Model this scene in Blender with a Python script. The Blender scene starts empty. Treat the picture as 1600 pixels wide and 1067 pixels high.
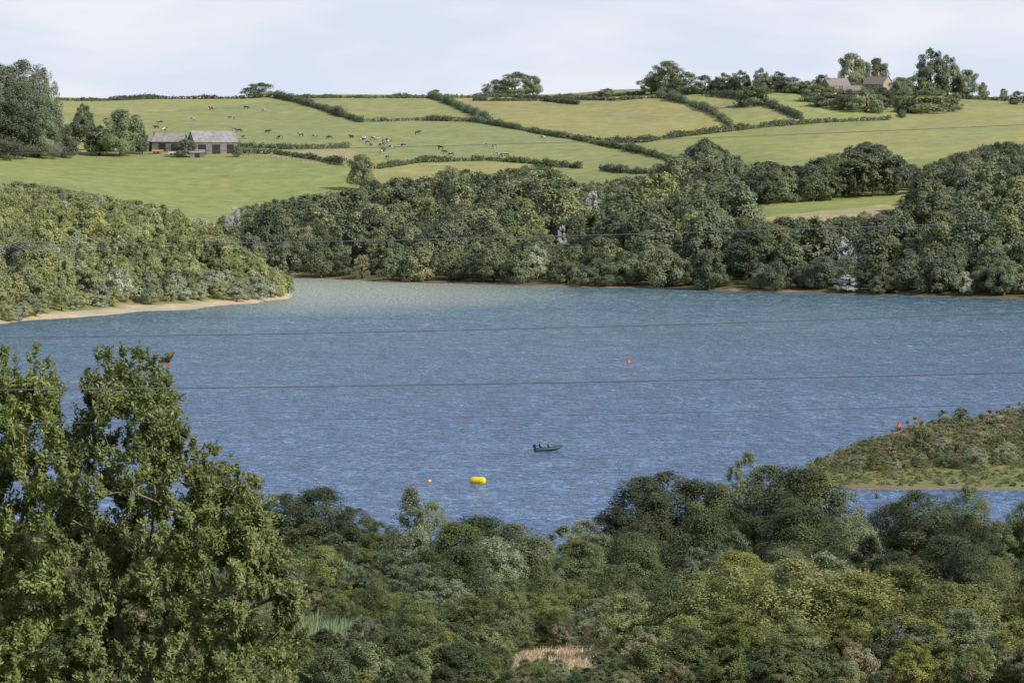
import bpy, math, numpy as np, random
from mathutils import Vector
RNG=np.random.default_rng(7); random.seed(7)
S=bpy.context.scene; COL=S.collection
F=6667.0; CH=53.0; TH=math.atan(358.5/F); CT,ST=math.cos(TH),math.sin(TH)
def ray(px,py):
    a=(px-800)/F; v=(533.5-py)/F
    y=CT+v*ST; return a/y, (-ST+v*CT)/y
def at(px,py,d):
    a,b=ray(px,py); return (a*d,d,CH+b*d)
def proj(x,y,z):
    dz=z-CH; f=y*CT-dz*ST; u=y*ST+dz*CT
    return 800+F*x/f, 533.5-F*u/f
# ---------------------------------------------------------------- terrain
near=[(-300,66),(0,51.3),(60,43),(120,33.5),(200,22.5),(320,10.3),(400,4.8)]
nl=[(500,1.2),(540,0),(560,-3)]; nc=[(470,1.5),(492,0),(515,-3)]; nr=[(500,1.2),(545,0),(562,-3)]
def tail(k=1.0,add=0): return [(1800,37),(1900,45),(2000,51.5+add*.4),(2100,58+add*.8),(2160,61.5+add),(2300,60+add),(2600,40),(3500,12),(14000,8)]
A=[(1400,3),(1500,8),(1600,17),(1750,33)]
R_=[(1600,31),(1700,37),(1800,42),(1900,48),(2000,57),(2070,63.5),(2130,65.5),(2300,62),(2600,40),(3500,12),(14000,8)]
cols={
-700:near+nl+[(940,-3),(965,0),(985,1.2),(1060,9),(1200,24),(1400,32),(1700,36),(1790,46),(1850,52),(2000,56),(2160,62),(2300,60),(2600,40),(3500,12),(14000,8)],
0:near+nl+[(1045,-3),(1069,0),(1090,1.2),(1130,6),(1200,12),(1300,20),(1380,23),(1500,24),(1600,24),(1700,32),(1790,43),(1850,49),(2000,55),(2160,61.5),(2300,60),(2600,40),(3500,12),(14000,8)],
120:near+nl+[(1075,-3),(1100,0),(1122,1.2),(1150,5),(1230,12),(1320,19),(1400,20),(1500,19),(1600,22),(1750,33)]+tail(),
200:near+nl+[(1098,-3),(1122,0),(1144,1.2),(1180,5),(1250,11),(1330,17),(1400,16),(1500,14),(1600,19),(1750,33)]+tail(),
300:near+nl+[(1120,-3),(1144,0),(1164,1.2),(1200,4),(1270,10),(1340,11),(1420,9),(1500,10),(1600,18),(1750,33)]+tail(),
400:near+nl+[(1158,-3),(1182,0),(1202,1.1),(1230,3),(1270,3.5),(1320,1.5),(1345,.4)]+A+tail(),
452:near+nl+[(1192,-3),(1212,0),(1226,.7),(1242,.6),(1258,-3),(1340,-3),(1362,0)]+A+tail(),
478:near+nl+[(1340,-3),(1362,0)]+A+tail(),
600:near+nl+[(1305,-3),(1330,0)]+A+tail(),
660:near+nc+[(1295,-3),(1318,0)]+A+tail(),
870:near+nc+[(1270,-3),(1294,0),(1310,1.2)]+A+tail(),
960:near+nr+[(1262,-3),(1287,0),(1305,1.2),(1400,6),(1500,12),(1600,21),(1750,34)]+tail(add=2),
1080:near+nr+[(1245,-3),(1270,0),(1290,1.2),(1350,7),(1450,15),(1600,27),(1750,37),(1800,40.5),(1900,46),(2000,54),(2090,62.5),(2140,64),(2300,61),(2600,40),(3500,12),(14000,8)],
1200:near+nr+[(600,-3),(1232,-3),(1257,0),(1275,1.2),(1310,6),(1400,16.5),(1450,20.5),(1520,26.5)]+R_,
1230:near+nr+[(600,-3),(1229,-3),(1254,0),(1272,1.2),(1306,6),(1400,16.7),(1450,20.7),(1520,26.7)]+R_,
1264:near+nr+[(592,-3),(606,.2),(636,.6),(656,.2),(664,-3),(1224,-3),(1248,0),(1266,1.2),(1301,6),(1400,17),(1450,21.2),(1520,27)]+R_,
1330:near+nr+[(588,-3),(598,.1),(604,.6),(640,1.0),(670,.5),(680,-3),(1218,-3),(1242,0),(1260,1.2),(1298,6),(1400,17.5),(1450,22),(1520,27.5)]+R_,
1430:near+nr+[(588,-3),(596,0),(603,.8),(640,1.9),(685,1.3),(700,0),(712,-3),(1200,-3),(1224,0),(1242,1.2),(1290,8),(1400,19),(1450,23),(1520,28),(1600,32),(1700,38),(1800,43),(1900,48),(2000,55),(2100,61.5),(2160,62),(2300,60),(2600,40),(3500,12),(14000,8)],
1600:near+nr+[(588,-3),(597,0),(604,.8),(640,2.1),(700,2.1),(735,0),(750,-3),(1182,-3),(1206,0),(1224,1.2),(1280,9),(1400,22),(1520,31),(1700,40),(1800,44),(1900,49),(2000,54),(2100,58),(2160,59),(2300,57),(2600,40),(3500,12),(14000,8)],
2400:near+nr+[(588,-3),(597,0),(604,.8),(640,3),(720,3),(760,0),(790,-3),(1120,-3),(1145,0),(1163,1.2),(1240,14),(1400,26),(1700,42),(1900,50),(2100,57),(2160,58),(2300,56),(2600,40),(3500,12),(14000,8)],
}
CK=sorted(cols)
ys=np.concatenate([np.arange(-300,0,20),np.arange(0,300,6),np.arange(300,760,3),np.arange(760,1000,12),np.arange(1000,1500,4),np.arange(1500,2340,6),np.geomspace(2340,14000,30)])
xs=np.concatenate([-np.geomspace(320,6000,22)[::-1],np.arange(-316,317,3.5),np.geomspace(320,6000,22)])
X,Y=np.meshgrid(xs,ys)
U=np.clip(X/np.maximum(Y,1)*F+800,CK[0],CK[-1])
prof=np.array([np.interp(ys,[p[0] for p in cols[k]],[p[1] for p in cols[k]]) for k in CK])
Z=np.zeros_like(X)
for j in range(len(ys)):
    Z[j]=np.interp(U[j],CK,prof[:,j])
Zs=Z.copy()
for it in range(3):
    P=np.pad(Zs,1,mode='edge'); Zs=(P[1:-1,:-2]+P[1:-1,2:]+P[:-2,1:-1]+P[2:,1:-1]+4*Zs)/8
hill=np.clip((Z-3)/6,0,1); Z=Zs*hill+Z*(1-hill)
und=np.sin(X*.031+1.3)*np.sin(Y*.017+X*.008)*.9+np.sin(X*.011+Y*.006)*1.1
Z+=und*np.clip((Z-6)/15,0,1)*(Y>1200)
Z+=(np.sin(X*.21+Y*.05)*.16+np.sin(X*.09)*.14+np.sin(X*.47+1)*.08)*(np.abs(Z)<2.5)*(Y>450)
def hgt(x,y):
    i=min(max(np.searchsorted(ys,y)-1,0),len(ys)-2); j=min(max(np.searchsorted(xs,x)-1,0),len(xs)-2)
    ty=min(max((y-ys[i])/(ys[i+1]-ys[i]),0),1); tx=min(max((x-xs[j])/(xs[j+1]-xs[j]),0),1)
    return float((Z[i,j]*(1-tx)+Z[i,j+1]*tx)*(1-ty)+(Z[i+1,j]*(1-tx)+Z[i+1,j+1]*tx)*ty)
def hit(px,py,d0=1390,d1=2250,step=4,miss=None):
    a,b=ray(px,py); d=d0
    while d<d1:
        if CH+b*d<=hgt(a*d,d): break
        d+=step
    else:
        if miss: d=miss
    return (a*d,d,hgt(a*d,d))
def wpt(px,py):
    a,b=ray(px,py); d=-CH/b; return (a*d,d,0.0)
def pip(px,py,poly):
    n=len(poly); c=np.zeros(px.shape,bool)
    for i in range(n):
        x1,y1=poly[i]; x2,y2=poly[i-1]
        if y1==y2: continue
        c^=((y1>py)!=(y2>py))&(px<(x2-x1)*(py-y1)/(y2-y1)+x1)
    return c
PX,PY=proj(X,np.maximum(Y,5),Z)
C=np.zeros(X.shape+(3,)); C[:]=(0.085,0.095,0.04)
hillm=(Y>1500); C[hillm]=(0.25,0.285,0.13)
def paint(poly,c,y0=1400):
    m=pip(PX,PY,poly)&(Y>y0)&(Y<2400); C[m]=c
paint([(10,245),(90,246),(200,248),(350,248),(470,253),(552,262),(552,330),(300,345),(0,330)],(0.245,0.29,0.12))
paint([(190,165),(430,155),(565,190),(740,190),(895,217),(1050,252),(1050,268),(830,250),(600,256),(530,232),(370,228),(220,205)],(0.255,0.285,0.14))
paint([(90,150),(430,153),(420,160),(190,180),(90,175)],(0.295,0.315,0.155))
paint([(500,153),(690,156),(765,190),(565,190)],(0.28,0.30,0.145))
paint([(700,152),(1030,150),(1115,175),(1145,198),(1100,208),(1000,220),(895,217),(765,190)],(0.305,0.305,0.15))
paint([(1050,152),(1150,152),(1250,187),(1140,200)],(0.295,0.31,0.15))
paint([(1180,140),(1260,142),(1400,175),(1390,188),(1250,187)],(0.285,0.325,0.145))
paint([(1000,222),(1110,208),(1390,188),(1300,205),(1210,248),(1060,250)],(0.26,0.29,0.13))
paint([(1390,188),(1400,170),(1650,150),(1650,250),(1210,248),(1300,205)],(0.30,0.315,0.15))
paint([(375,236),(470,235),(548,232),(556,262),(500,256),(400,243)],(0.34,0.32,0.19))
paint([(580,262),(700,254),(830,256),(900,270),(900,300),(560,300)],(0.28,0.29,0.14))
m=(Y>1385)&(Y<1530)&(PX>1150)&(PX<1450); C[m]=(0.25,0.30,0.12)
m&=(PY>np.interp(PX,[1165,1290,1425],[342,330,316])); C[m]=(0.38,0.34,0.20)
fg=(Y<580); C[fg]=(0.07,0.075,0.032)
DRY=[(780,1046),(805,1026),(845,1014),(940,1008),(975,1016),(985,1030),(940,1040),(900,1046),(860,1050),(800,1058)]
DRY2=[(1480,962),(1600,948),(1600,985),(1500,990)]
REED=[(440,985),(470,968),(560,955),(610,960),(620,978),(560,1003),(460,1010)]
dry=pip(PX,PY,DRY)|pip(PX,PY,DRY2)
C[dry&(Y<450)]=(0.44,0.34,0.21)
reed=pip(PX,PY,REED); C[reed&(Y<450)]=(0.18,0.22,0.11)
spit=(Y>580)&(Y<800); C[spit]=(0.17,0.20,0.085)
bank=(Y>1000)&(Y<1420)&(PX<470); C[bank&(Z<3)]=(0.22,0.235,0.11)
sand=(Z<1.05)&bank; C[sand]=(0.46,0.40,0.30)
sand2=(Z<.6)&(Y>1000)&(Y<1420)&(PX>=470); C[sand2]=(0.15,0.125,0.095)
red_=sand2&(((PX>840)&(PX<1010))|((PX>1130)&(PX<1250))); C[red_]=(0.24,0.17,0.13)
C[(Z<.38)&spit]=(0.20,0.175,0.13)
C[(Z<-0.3)]=(0.10,0.09,0.06)
C*= (1+0.06*RNG.standard_normal(X.shape))[...,None]
C=np.clip(C,0.01,1)
# ---------------------------------------------------------------- helpers
def mk_mesh(name,V,Fc,mats=(),tone=None,smooth=False,midx=None):
    me=bpy.data.meshes.new(name)
    V=np.asarray(V,float).tolist(); Fc=[list(map(int,f)) for f in Fc] if not isinstance(Fc,np.ndarray) else Fc.tolist()
    me.from_pydata(V,[],Fc)
    for m in mats: me.materials.append(m)
    if tone is not None:
        a=me.attributes.new("tone",'FLOAT','FACE'); a.data.foreach_set("value",np.asarray(tone,np.float32))
    if midx is not None: me.polygons.foreach_set("material_index",np.asarray(midx,np.int32))
    if smooth: me.polygons.foreach_set("use_smooth",[True]*len(me.polygons))
    me.update(); return me
def add(name,me,loc=(0,0,0),rot=(0,0,0),scl=(1,1,1),parent=None,**kw):
    o=bpy.data.objects.new(name,me); COL.objects.link(o)
    o.location=loc; o.rotation_euler=rot; o.scale=scl
    if parent: o.parent=parent
    for k,v in kw.items(): o[k]=v
    return o
def nodes(name):
    m=bpy.data.materials.new(name); m.use_nodes=True; nt=m.node_tree; nt.nodes.clear()
    out=nt.nodes.new('ShaderNodeOutputMaterial'); return m,nt,out
def N(nt,t,**kw):
    n=nt.nodes.new(t)
    for k,v in kw.items(): setattr(n,k,v)
    return n
def mixc(nt,fac,a,b,bt='MIX'):
    n=nt.nodes.new('ShaderNodeMix'); n.data_type='RGBA'; n.blend_type=bt
    for s,v in ((0,fac),(6,a),(7,b)):
        if hasattr(v,'node'): nt.links.new(v,n.inputs[s])
        else: n.inputs[s].default_value=v if s==0 else (*v,1)
    return n.outputs[2]
def mth(nt,op,a,b=0,c=None,clamp=False):
    n=nt.nodes.new('ShaderNodeMath'); n.operation=op; n.use_clamp=clamp
    for s,v in enumerate((a,b) if c is None else (a,b,c)):
        if hasattr(v,'node'): nt.links.new(v,n.inputs[s])
        else: n.inputs[s].default_value=v
    return n.outputs[0]
def noise(nt,scale,detail=3,vec=None,dist=0,rough=.5):
    n=nt.nodes.new('ShaderNodeTexNoise'); n.inputs['Scale'].default_value=scale; n.inputs['Detail'].default_value=detail
    n.inputs['Distortion'].default_value=dist; n.inputs['Roughness'].default_value=rough
    if vec is not None: nt.links.new(vec,n.inputs['Vector'])
    return n.outputs[0]
def remap(nt,v,a,b,c=0.,d=1.):
    n=nt.nodes.new('ShaderNodeMapRange'); nt.links.new(v,n.inputs[0])
    for i,q in enumerate((a,b,c,d)): n.inputs[i+1].default_value=q
    return n.outputs[0]
def leafmat(name,dark,light,trans=.3,hue=.03,vr=(.72,1.25)):
    m,nt,out=nodes(name)
    at_=N(nt,'ShaderNodeAttribute',attribute_name='tone'); oi=N(nt,'ShaderNodeObjectInfo')
    c=mixc(nt,at_.outputs['Fac'],dark,light)
    hs=nt.nodes.new('ShaderNodeHueSaturation'); nt.links.new(c,hs.inputs['Color'])
    nt.links.new(remap(nt,oi.outputs['Random'],0,1,.5-hue,.5+hue*.5),hs.inputs['Hue'])
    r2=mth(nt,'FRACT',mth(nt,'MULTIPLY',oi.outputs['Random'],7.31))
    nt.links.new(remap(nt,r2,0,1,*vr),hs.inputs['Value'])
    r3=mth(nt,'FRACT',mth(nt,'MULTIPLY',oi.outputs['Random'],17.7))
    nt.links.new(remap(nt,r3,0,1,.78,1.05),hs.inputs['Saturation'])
    d=nt.nodes.new('ShaderNodeBsdfPrincipled'); d.inputs['Roughness'].default_value=.5; d.inputs['Specular IOR Level'].default_value=.25
    nt.links.new(hs.outputs[0],d.inputs['Base Color'])
    t=nt.nodes.new('ShaderNodeBsdfTranslucent'); nt.links.new(hs.outputs[0],t.inputs[0])
    mx=nt.nodes.new('ShaderNodeMixShader'); mx.inputs[0].default_value=trans
    nt.links.new(d.outputs[0],mx.inputs[1]); nt.links.new(t.outputs[0],mx.inputs[2]); nt.links.new(mx.outputs[0],out.inputs[0])
    return m
def simple(name,c,rough=.7,var=.15,scale=3,metal=0,spec=.4):
    m,nt,out=nodes(name); b=nt.nodes.new('ShaderNodeBsdfPrincipled')
    tc=N(nt,'ShaderNodeTexCoord'); n=noise(nt,scale,4,tc.outputs['Object'])
    a=tuple(max(0,x*(1-var)) for x in c); d=tuple(min(1,x*(1+var)) for x in c)
    nt.links.new(mixc(nt,n,a,d),b.inputs['Base Color']); b.inputs['Roughness'].default_value=rough; b.inputs['Metallic'].default_value=metal
    b.inputs['Specular IOR Level'].default_value=spec
    nt.links.new(b.outputs[0],out.inputs[0]); return m
# ---------------------------------------------------------------- ground
m,nt,out=nodes('grassland'); b=nt.nodes.new('ShaderNodeBsdfPrincipled'); b.inputs['Roughness'].default_value=.9; b.inputs['Specular IOR Level'].default_value=.1
ca=N(nt,'ShaderNodeAttribute',attribute_name='soil'); tc=N(nt,'ShaderNodeTexCoord').outputs['Object']
mp=N(nt,'ShaderNodeMapping'); nt.links.new(tc,mp.inputs[0]); mp.inputs['Rotation'].default_value=(0,0,.5); mp.inputs['Scale'].default_value=(.02,.11,.05)
n1=noise(nt,.018,5,tc,.6); n2=noise(nt,.2,5,tc,0,.7); n3=noise(nt,1.6,3,mp.outputs[0],.5)
c=mixc(nt,remap(nt,n1,.35,.65),ca.outputs['Color'],(1.2,1.06,.92),'MULTIPLY')
c=mixc(nt,remap(nt,n2,.35,.65,0,.85),c,(.70,.78,.70),'MULTIPLY')
c=mixc(nt,remap(nt,n3,.4,.62,0,.7),c,(1.24,1.13,1.08),'MULTIPLY')
nt.links.new(c,b.inputs['Base Color']); nt.links.new(b.outputs[0],out.inputs[0]); GM=m
ny,nx=X.shape
V=np.stack([X.ravel(),Y.ravel(),Z.ravel()],1)
i=np.arange(ny-1)[:,None]*nx+np.arange(nx-1)[None]; i=i.ravel()
me=mk_mesh('ground',V,np.stack([i,i+1,i+nx+1,i+nx],1),[GM],smooth=True)
a=me.attributes.new('soil','FLOAT_COLOR','POINT'); a.data.foreach_set('color',np.concatenate([C.reshape(-1,3),np.ones((nx*ny,1))],1).astype(np.float32).ravel())
add('ground',me,kind='structure')
# ---------------------------------------------------------------- water
m,nt,out=nodes('lake_water'); b=nt.nodes.new('ShaderNodeBsdfPrincipled')
g=N(nt,'ShaderNodeNewGeometry').outputs['Position']; sp=N(nt,'ShaderNodeSeparateXYZ'); nt.links.new(g,sp.inputs[0])
def mapv(s,rz=0):
    q=N(nt,'ShaderNodeMapping'); nt.links.new(g,q.inputs[0]); q.inputs['Scale'].default_value=s; q.inputs['Rotation'].default_value=(0,0,rz); return q.outputs[0]
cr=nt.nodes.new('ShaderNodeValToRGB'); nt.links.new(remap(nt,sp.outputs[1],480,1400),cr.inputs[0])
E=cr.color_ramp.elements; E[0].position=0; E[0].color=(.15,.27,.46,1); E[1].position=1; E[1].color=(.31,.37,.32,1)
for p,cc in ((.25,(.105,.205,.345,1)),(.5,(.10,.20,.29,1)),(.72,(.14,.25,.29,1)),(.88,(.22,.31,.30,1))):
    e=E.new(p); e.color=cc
swell=noise(nt,1,3,mapv((.010,.03,1),.1),.8)
w1=noise(nt,1,3,mapv((1.2,.7,1),.12),.3,.6); w2=noise(nt,1,3,mapv((.45,.28,1),-.08),.4,.65); w3=noise(nt,1,5,mapv((.14,.085,1),.06),.3,.8)
c=mixc(nt,remap(nt,swell,.35,.65,0,1),cr.outputs[0],(.70,.79,.88),'MULTIPLY')
c=mixc(nt,remap(nt,w1,.40,.60,0,1),c,(.28,.38,.51),'MULTIPLY')  # light and dark of the wave facets painted into the water colour
c=mixc(nt,remap(nt,w2,.42,.58,0,.95),c,(.38,.48,.60),'MULTIPLY')
c=mixc(nt,remap(nt,w3,.46,.60,0,.9),c,(2.0,1.8,1.6),'MULTIPLY')
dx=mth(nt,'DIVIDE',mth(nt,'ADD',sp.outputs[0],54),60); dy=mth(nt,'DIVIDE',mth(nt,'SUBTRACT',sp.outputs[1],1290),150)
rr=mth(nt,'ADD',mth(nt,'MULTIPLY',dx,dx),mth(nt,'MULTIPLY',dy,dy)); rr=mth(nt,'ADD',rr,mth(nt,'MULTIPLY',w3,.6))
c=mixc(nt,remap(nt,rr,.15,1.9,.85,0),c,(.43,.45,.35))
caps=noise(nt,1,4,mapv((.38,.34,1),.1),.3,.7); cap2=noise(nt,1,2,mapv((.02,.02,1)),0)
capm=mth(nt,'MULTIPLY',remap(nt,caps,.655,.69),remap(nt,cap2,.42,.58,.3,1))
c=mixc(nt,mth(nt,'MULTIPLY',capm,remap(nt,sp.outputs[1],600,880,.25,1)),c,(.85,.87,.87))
nt.links.new(c,b.inputs['Base Color']); b.inputs['Roughness'].default_value=.28; b.inputs['Specular IOR Level'].default_value=.28; b.inputs['IOR'].default_value=1.33
bp=nt.nodes.new('ShaderNodeBump'); bp.inputs['Strength'].default_value=1; bp.inputs['Distance'].default_value=1.0
nt.links.new(mth(nt,'ADD',w1,mth(nt,'MULTIPLY',w2,1.7)),bp.inputs['Height']); nt.links.new(bp.outputs[0],b.inputs['Normal'])
nt.links.new(b.outputs[0],out.inputs[0])
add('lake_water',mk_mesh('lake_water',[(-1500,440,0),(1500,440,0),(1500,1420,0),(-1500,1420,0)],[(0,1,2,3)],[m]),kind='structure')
# ---------------------------------------------------------------- trees
def tubes(segs,sides=5):
    V=[];Fc=[]
    for p0,r0,p1,r1 in segs:
        p0=np.array(p0,float);p1=np.array(p1,float); d=p1-p0; L=np.linalg.norm(d)
        if L<1e-5: continue
        d/=L; u=np.cross(d,(0,0,1) if abs(d[2])<.9 else (1,0,0)); u/=np.linalg.norm(u); w=np.cross(d,u); n=len(V)
        for p,r in ((p0,r0),(p1,r1)):
            for k in range(sides):
                a=2*math.pi*k/sides; V.append(p+r*(math.cos(a)*u+math.sin(a)*w))
        for k in range(sides):
            k2=(k+1)%sides; Fc.append((n+k,n+k2,n+sides+k2,n+sides+k))
    return V,Fc
def unit(v): return v/np.maximum(np.linalg.norm(v,axis=-1,keepdims=True),1e-6)
def leafquads(pos,nrm,size,aspect,rng,along=None):
    n=len(pos); r=unit(rng.standard_normal((n,3)))
    if along is not None: t1=unit(np.cross(nrm,np.cross(along+.7*r,nrm)))
    else: t1=unit(np.cross(nrm,r))
    t2=unit(np.cross(nrm,t1)); s=(size*rng.uniform(.6,1.35,n))[:,None]
    V=np.stack([pos+t1*s,pos+t2*s*aspect,pos-t1*s,pos-t2*s*aspect],1).reshape(-1,3)
    return V,np.arange(4*n).reshape(n,4)
def clump_leaves(cen,rad,n,size,rng,aspect=.7,style='ball',mid=None,squash=1.0,T=8,up=.3,tmax=1.5,jit=.42):
    K=len(cen); p=rad**2; p=p/p.sum(); idx=rng.choice(K,n,p=p); ct=rng.uniform(0,1,K)
    if mid is None: mid=cen.mean(0)
    out=unit(cen-mid)
    if style=='ball':
        d=unit(rng.standard_normal((n,3))+out[idx]*.45)
        rr=(rad[idx]*(.45+.55*np.sqrt(rng.random(n)))*rng.choice([1,1,1,1.28],n))[:,None]
        pos=cen[idx]+d*rr*np.array([1,1,squash]); nr=unit(d*.7+out[idx]*.7+jit*rng.standard_normal((n,3))+np.array([0,0,.1]))
        V,Fc=leafquads(pos,nr,size,aspect,rng)
    else:
        td=unit(out[:,None,:]*.7+rng.standard_normal((K,T,3))*.75+np.array([0,0,up]))
        tl=rad[:,None]*rng.uniform(.7,tmax,(K,T)); ti=rng.integers(0,T,n); t=rng.random(n)**.8
        D=td[idx,ti]; L=tl[idx,ti]
        pos=cen[idx]+D*(L*t)[:,None]+rng.standard_normal((n,3))*(rad[idx]*.18)[:,None]
        pos[:,2]-=.10*rad[idx]*t*t
        nr=unit(rng.standard_normal((n,3))*(jit*1.35)+out[idx]*.9+D*.3+np.array([0,0,.1]))
        V,Fc=leafquads(pos,nr,size,aspect,rng,along=D)
    tone=np.clip(.22+.5*ct[idx]+rng.uniform(-.16,.2,n),0,1)
    tw=None
    if style!='ball': tw=[(cen[k],.0,cen[k]+td[k,q]*tl[k,q]*.85,.0) for k in range(K) for q in range(T)]
    return V,Fc,tone,tw
def skeleton(cen,trunk,r0,rng,connect=None,taper=.5):
    nodes_=[np.array(p,float) for p in trunk]; par=[-1]+list(range(len(trunk)-1)); tn=len(trunk)
    order=np.argsort(np.linalg.norm(cen-nodes_[-1]*np.array([1,1,.7]),axis=1))
    if connect: order=order[:connect]
    for k in order:
        c=cen[k]; A_=np.array(nodes_); d=np.linalg.norm(A_-c,axis=1)+np.maximum(0,A_[:,2]-c[2]+.3)*1.6
        if tn>2: d[0]+=5
        nodes_.append(c); par.append(int(np.argmin(d)))
    n=len(nodes_); cnt=np.ones(n)
    for i in range(n-1,0,-1): cnt[par[i]]+=cnt[i]
    R=r0*(cnt/cnt[0])**taper; segs=[]
    for i in range(1,n):
        a,b=nodes_[par[i]],nodes_[i]; mid=(a+b)/2+rng.standard_normal(3)*np.linalg.norm(b-a)*.08
        ra=min(R[par[i]],R[i]*1.35); segs+= [(a,ra,mid,(ra+R[i])/2),(mid,(ra+R[i])/2,b,R[i]*.8)]
    return segs
def variant(seed,shape='round',K=46,n=3200,leaf=.33,style='ball',rad=(.9,1.5),aspect=.7,zb=1.0,T=8,up=.3):
    rng=np.random.default_rng(seed); ph=rng.uniform(0,6,4)
    t=rng.random(K); ang=rng.uniform(0,2*math.pi,K)
    if shape=='round': R=3.6*np.sqrt(np.clip(1-(1.75*t-.72)**2,0.02,1))
    elif shape=='dome': R=3.5*np.sqrt(np.clip(1-(t*1.0)**2.6,.03,1))*(.86+.14*np.minimum(1,t*4))
    elif shape=='cone': R=3.3*(1.03-t)**.75
    elif shape=='low': R=3.9*np.sqrt(np.clip(1-(t*.98)**2,.03,1))
    else: R=2.9*np.sqrt(np.clip(1-(2*t-.9)**2,.05,1))
    lump=1+.18*np.sin(2*ang+ph[0])+.12*np.sin(3*ang+ph[1]+t*4)
    q=np.sqrt(rng.uniform(.2,1,K)); rd=rng.uniform(rad[0],rad[1],K)*(1-.3*t)
    cen=np.stack([R*lump*q*np.cos(ang),R*lump*q*np.sin(ang),zb+rd*.6+t*(9.6-zb-rd*1.2)],1)
    cen[0]=(rng.uniform(-.4,.4),rng.uniform(-.4,.4),9.3-rd[0]*.6)
    V,Fc,tone,tw=clump_leaves(cen,rd,n,leaf,rng,aspect,style,mid=np.array([0,0,3.]),T=T,up=up)
    lean=rng.uniform(-.4,.4,2)
    tr=[(0,0,-.5),(lean[0]*.3,lean[1]*.3,1.6),(lean[0],lean[1],3.4),(lean[0]*.6,lean[1]*1.4,5.4)]
    segs=skeleton(cen,tr,.32,rng,connect=30)
    TV,TF=tubes(segs,5)
    return (V,Fc,tone),(TV,TF)
bark=simple('bark',(.13,.10,.07),.9,.35,4); barkp=simple('bark_grey',(.20,.18,.13),.9,.3,4)
LM={'wood':leafmat('leaf_wood_hazed',(.145,.175,.105),(.27,.315,.155),hue=.02),  # far leaf colours carry a painted haze lift, dark end raised
'woodlit':leafmat('leaf_wood_lit_hazed',(.20,.235,.115),(.38,.415,.185),hue=.02),
'wooddark':leafmat('leaf_wood_dark_hazed',(.105,.13,.09),(.20,.24,.13),hue=.02),
'olive':leafmat('leaf_olive',(.29,.325,.13),(.56,.595,.25),.38,hue=.012,vr=(.84,1.12)),
'silver':leafmat('leaf_silver',(.28,.32,.20),(.52,.56,.38),hue=.01),
'white':leafmat('leaf_white',(.55,.56,.54),(.85,.86,.84),.4,hue=.01,vr=(.9,1)),
'dark':leafmat('leaf_dark',(.045,.062,.027),(.13,.165,.068),hue=.02),
'mid':leafmat('leaf_mid',(.095,.125,.042),(.24,.295,.105),hue=.02),
'willow':leafmat('leaf_willow',(.16,.20,.105),(.36,.42,.23),hue=.01),
'bright':leafmat('leaf_bright',(.15,.175,.045),(.38,.41,.125),.35,hue=.02),
'ash':leafmat('leaf_ash',(.105,.145,.034),(.37,.425,.13),.4,hue=.006,vr=(.95,1.08)),
'hedge':leafmat('leaf_hedge',(.07,.09,.05),(.15,.185,.09),hue=.01),
'scrub':leafmat('leaf_scrub',(.23,.21,.10),(.43,.39,.21),hue=.02),
'scrubg':leafmat('leaf_scrub_green',(.16,.20,.075),(.35,.40,.17),hue=.02)}
BASE={}
def getv(shapekey):
    if shapekey in BASE: return BASE[shapekey]
    cfg={'f0':dict(seed=1,n=4400,leaf=.22,shape='dome',zb=.4),'f1':dict(seed=2,n=4400,K=34,rad=(1.1,1.9),leaf=.22,zb=.5),'f2':dict(seed=3,n=3400,shape='tall',style='twig',leaf=.26,aspect=.5,up=.7),'f3':dict(seed=4,n=4400,K=60,rad=(.8,1.3),leaf=.22,shape='dome',zb=.4),
    'f4':dict(seed=5,n=3200,shape='cone',style='twig',leaf=.26,aspect=.5,T=5,up=.8),'f5':dict(seed=6,n=3800,shape='low',K=40,zb=.2,leaf=.23),'f6':dict(seed=7,n=3800,shape='tall',K=34,rad=(1.,1.6),leaf=.23,zb=.4),
    'f7':dict(seed=8,n=3600,shape='dome',K=40,style='twig',leaf=.26,aspect=.5,T=6,up=.7),
    'h0':dict(seed=17,n=11000,K=80,leaf=.16,rad=(.7,1.2)),'h1':dict(seed=18,n=11000,K=60,leaf=.16,rad=(.8,1.4)),'h2':dict(seed=19,n=9500,K=50,leaf=.18,rad=(.8,1.4),style='twig',aspect=.5,T=7,up=.6,shape='dome'),
    'm1':dict(seed=12,n=22000,leaf=.10,style='ball',K=75,rad=(.9,1.6),aspect=.6,zb=.1,shape='dome'),
    'm2':dict(seed=13,n=18000,leaf=.12,style='twig',shape='tall',K=60,rad=(.8,1.2),aspect=.4,zb=.2,up=1.0),'m3':dict(seed=14,n=22000,leaf=.10,style='ball',K=110,rad=(.7,1.2),shape='dome',zb=.1,aspect=.6),
    'm4':dict(seed=15,n=18000,leaf=.12,style='twig',shape='cone',K=80,aspect=.45,zb=.2,up=.9),'m5':dict(seed=16,n=21000,leaf=.11,style='twig',shape='dome',K=85,aspect=.5,zb=.1,up=.7),
    'm6':dict(seed=31,n=20000,leaf=.105,style='ball',shape='tall',K=80,rad=(.8,1.3),aspect=.5,zb=.1),'m7':dict(seed=32,n=20000,leaf=.11,style='twig',shape='dome',K=85,rad=(.7,1.3),aspect=.5,zb=.1,up=1.0),
    's0':dict(seed=21,n=3000,leaf=.25,style='twig',shape='low',K=26,zb=.1,rad=(1.2,1.8),aspect=.35,up=1.3),'s1':dict(seed=22,n=2600,leaf=.25,style='ball',shape='dome',K=34,zb=.1),
    'u0':dict(seed=23,n=7500,leaf=.19,style='twig',shape='dome',K=50,zb=.1,rad=(1.0,1.6),aspect=.45,up=1.0),'u1':dict(seed=24,n=7500,leaf=.19,style='ball',shape='dome',K=60,zb=.1,rad=(.8,1.4)),
    }[shapekey]
    BASE[shapekey]=variant(**cfg); return BASE[shapekey]
MC={}
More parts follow.
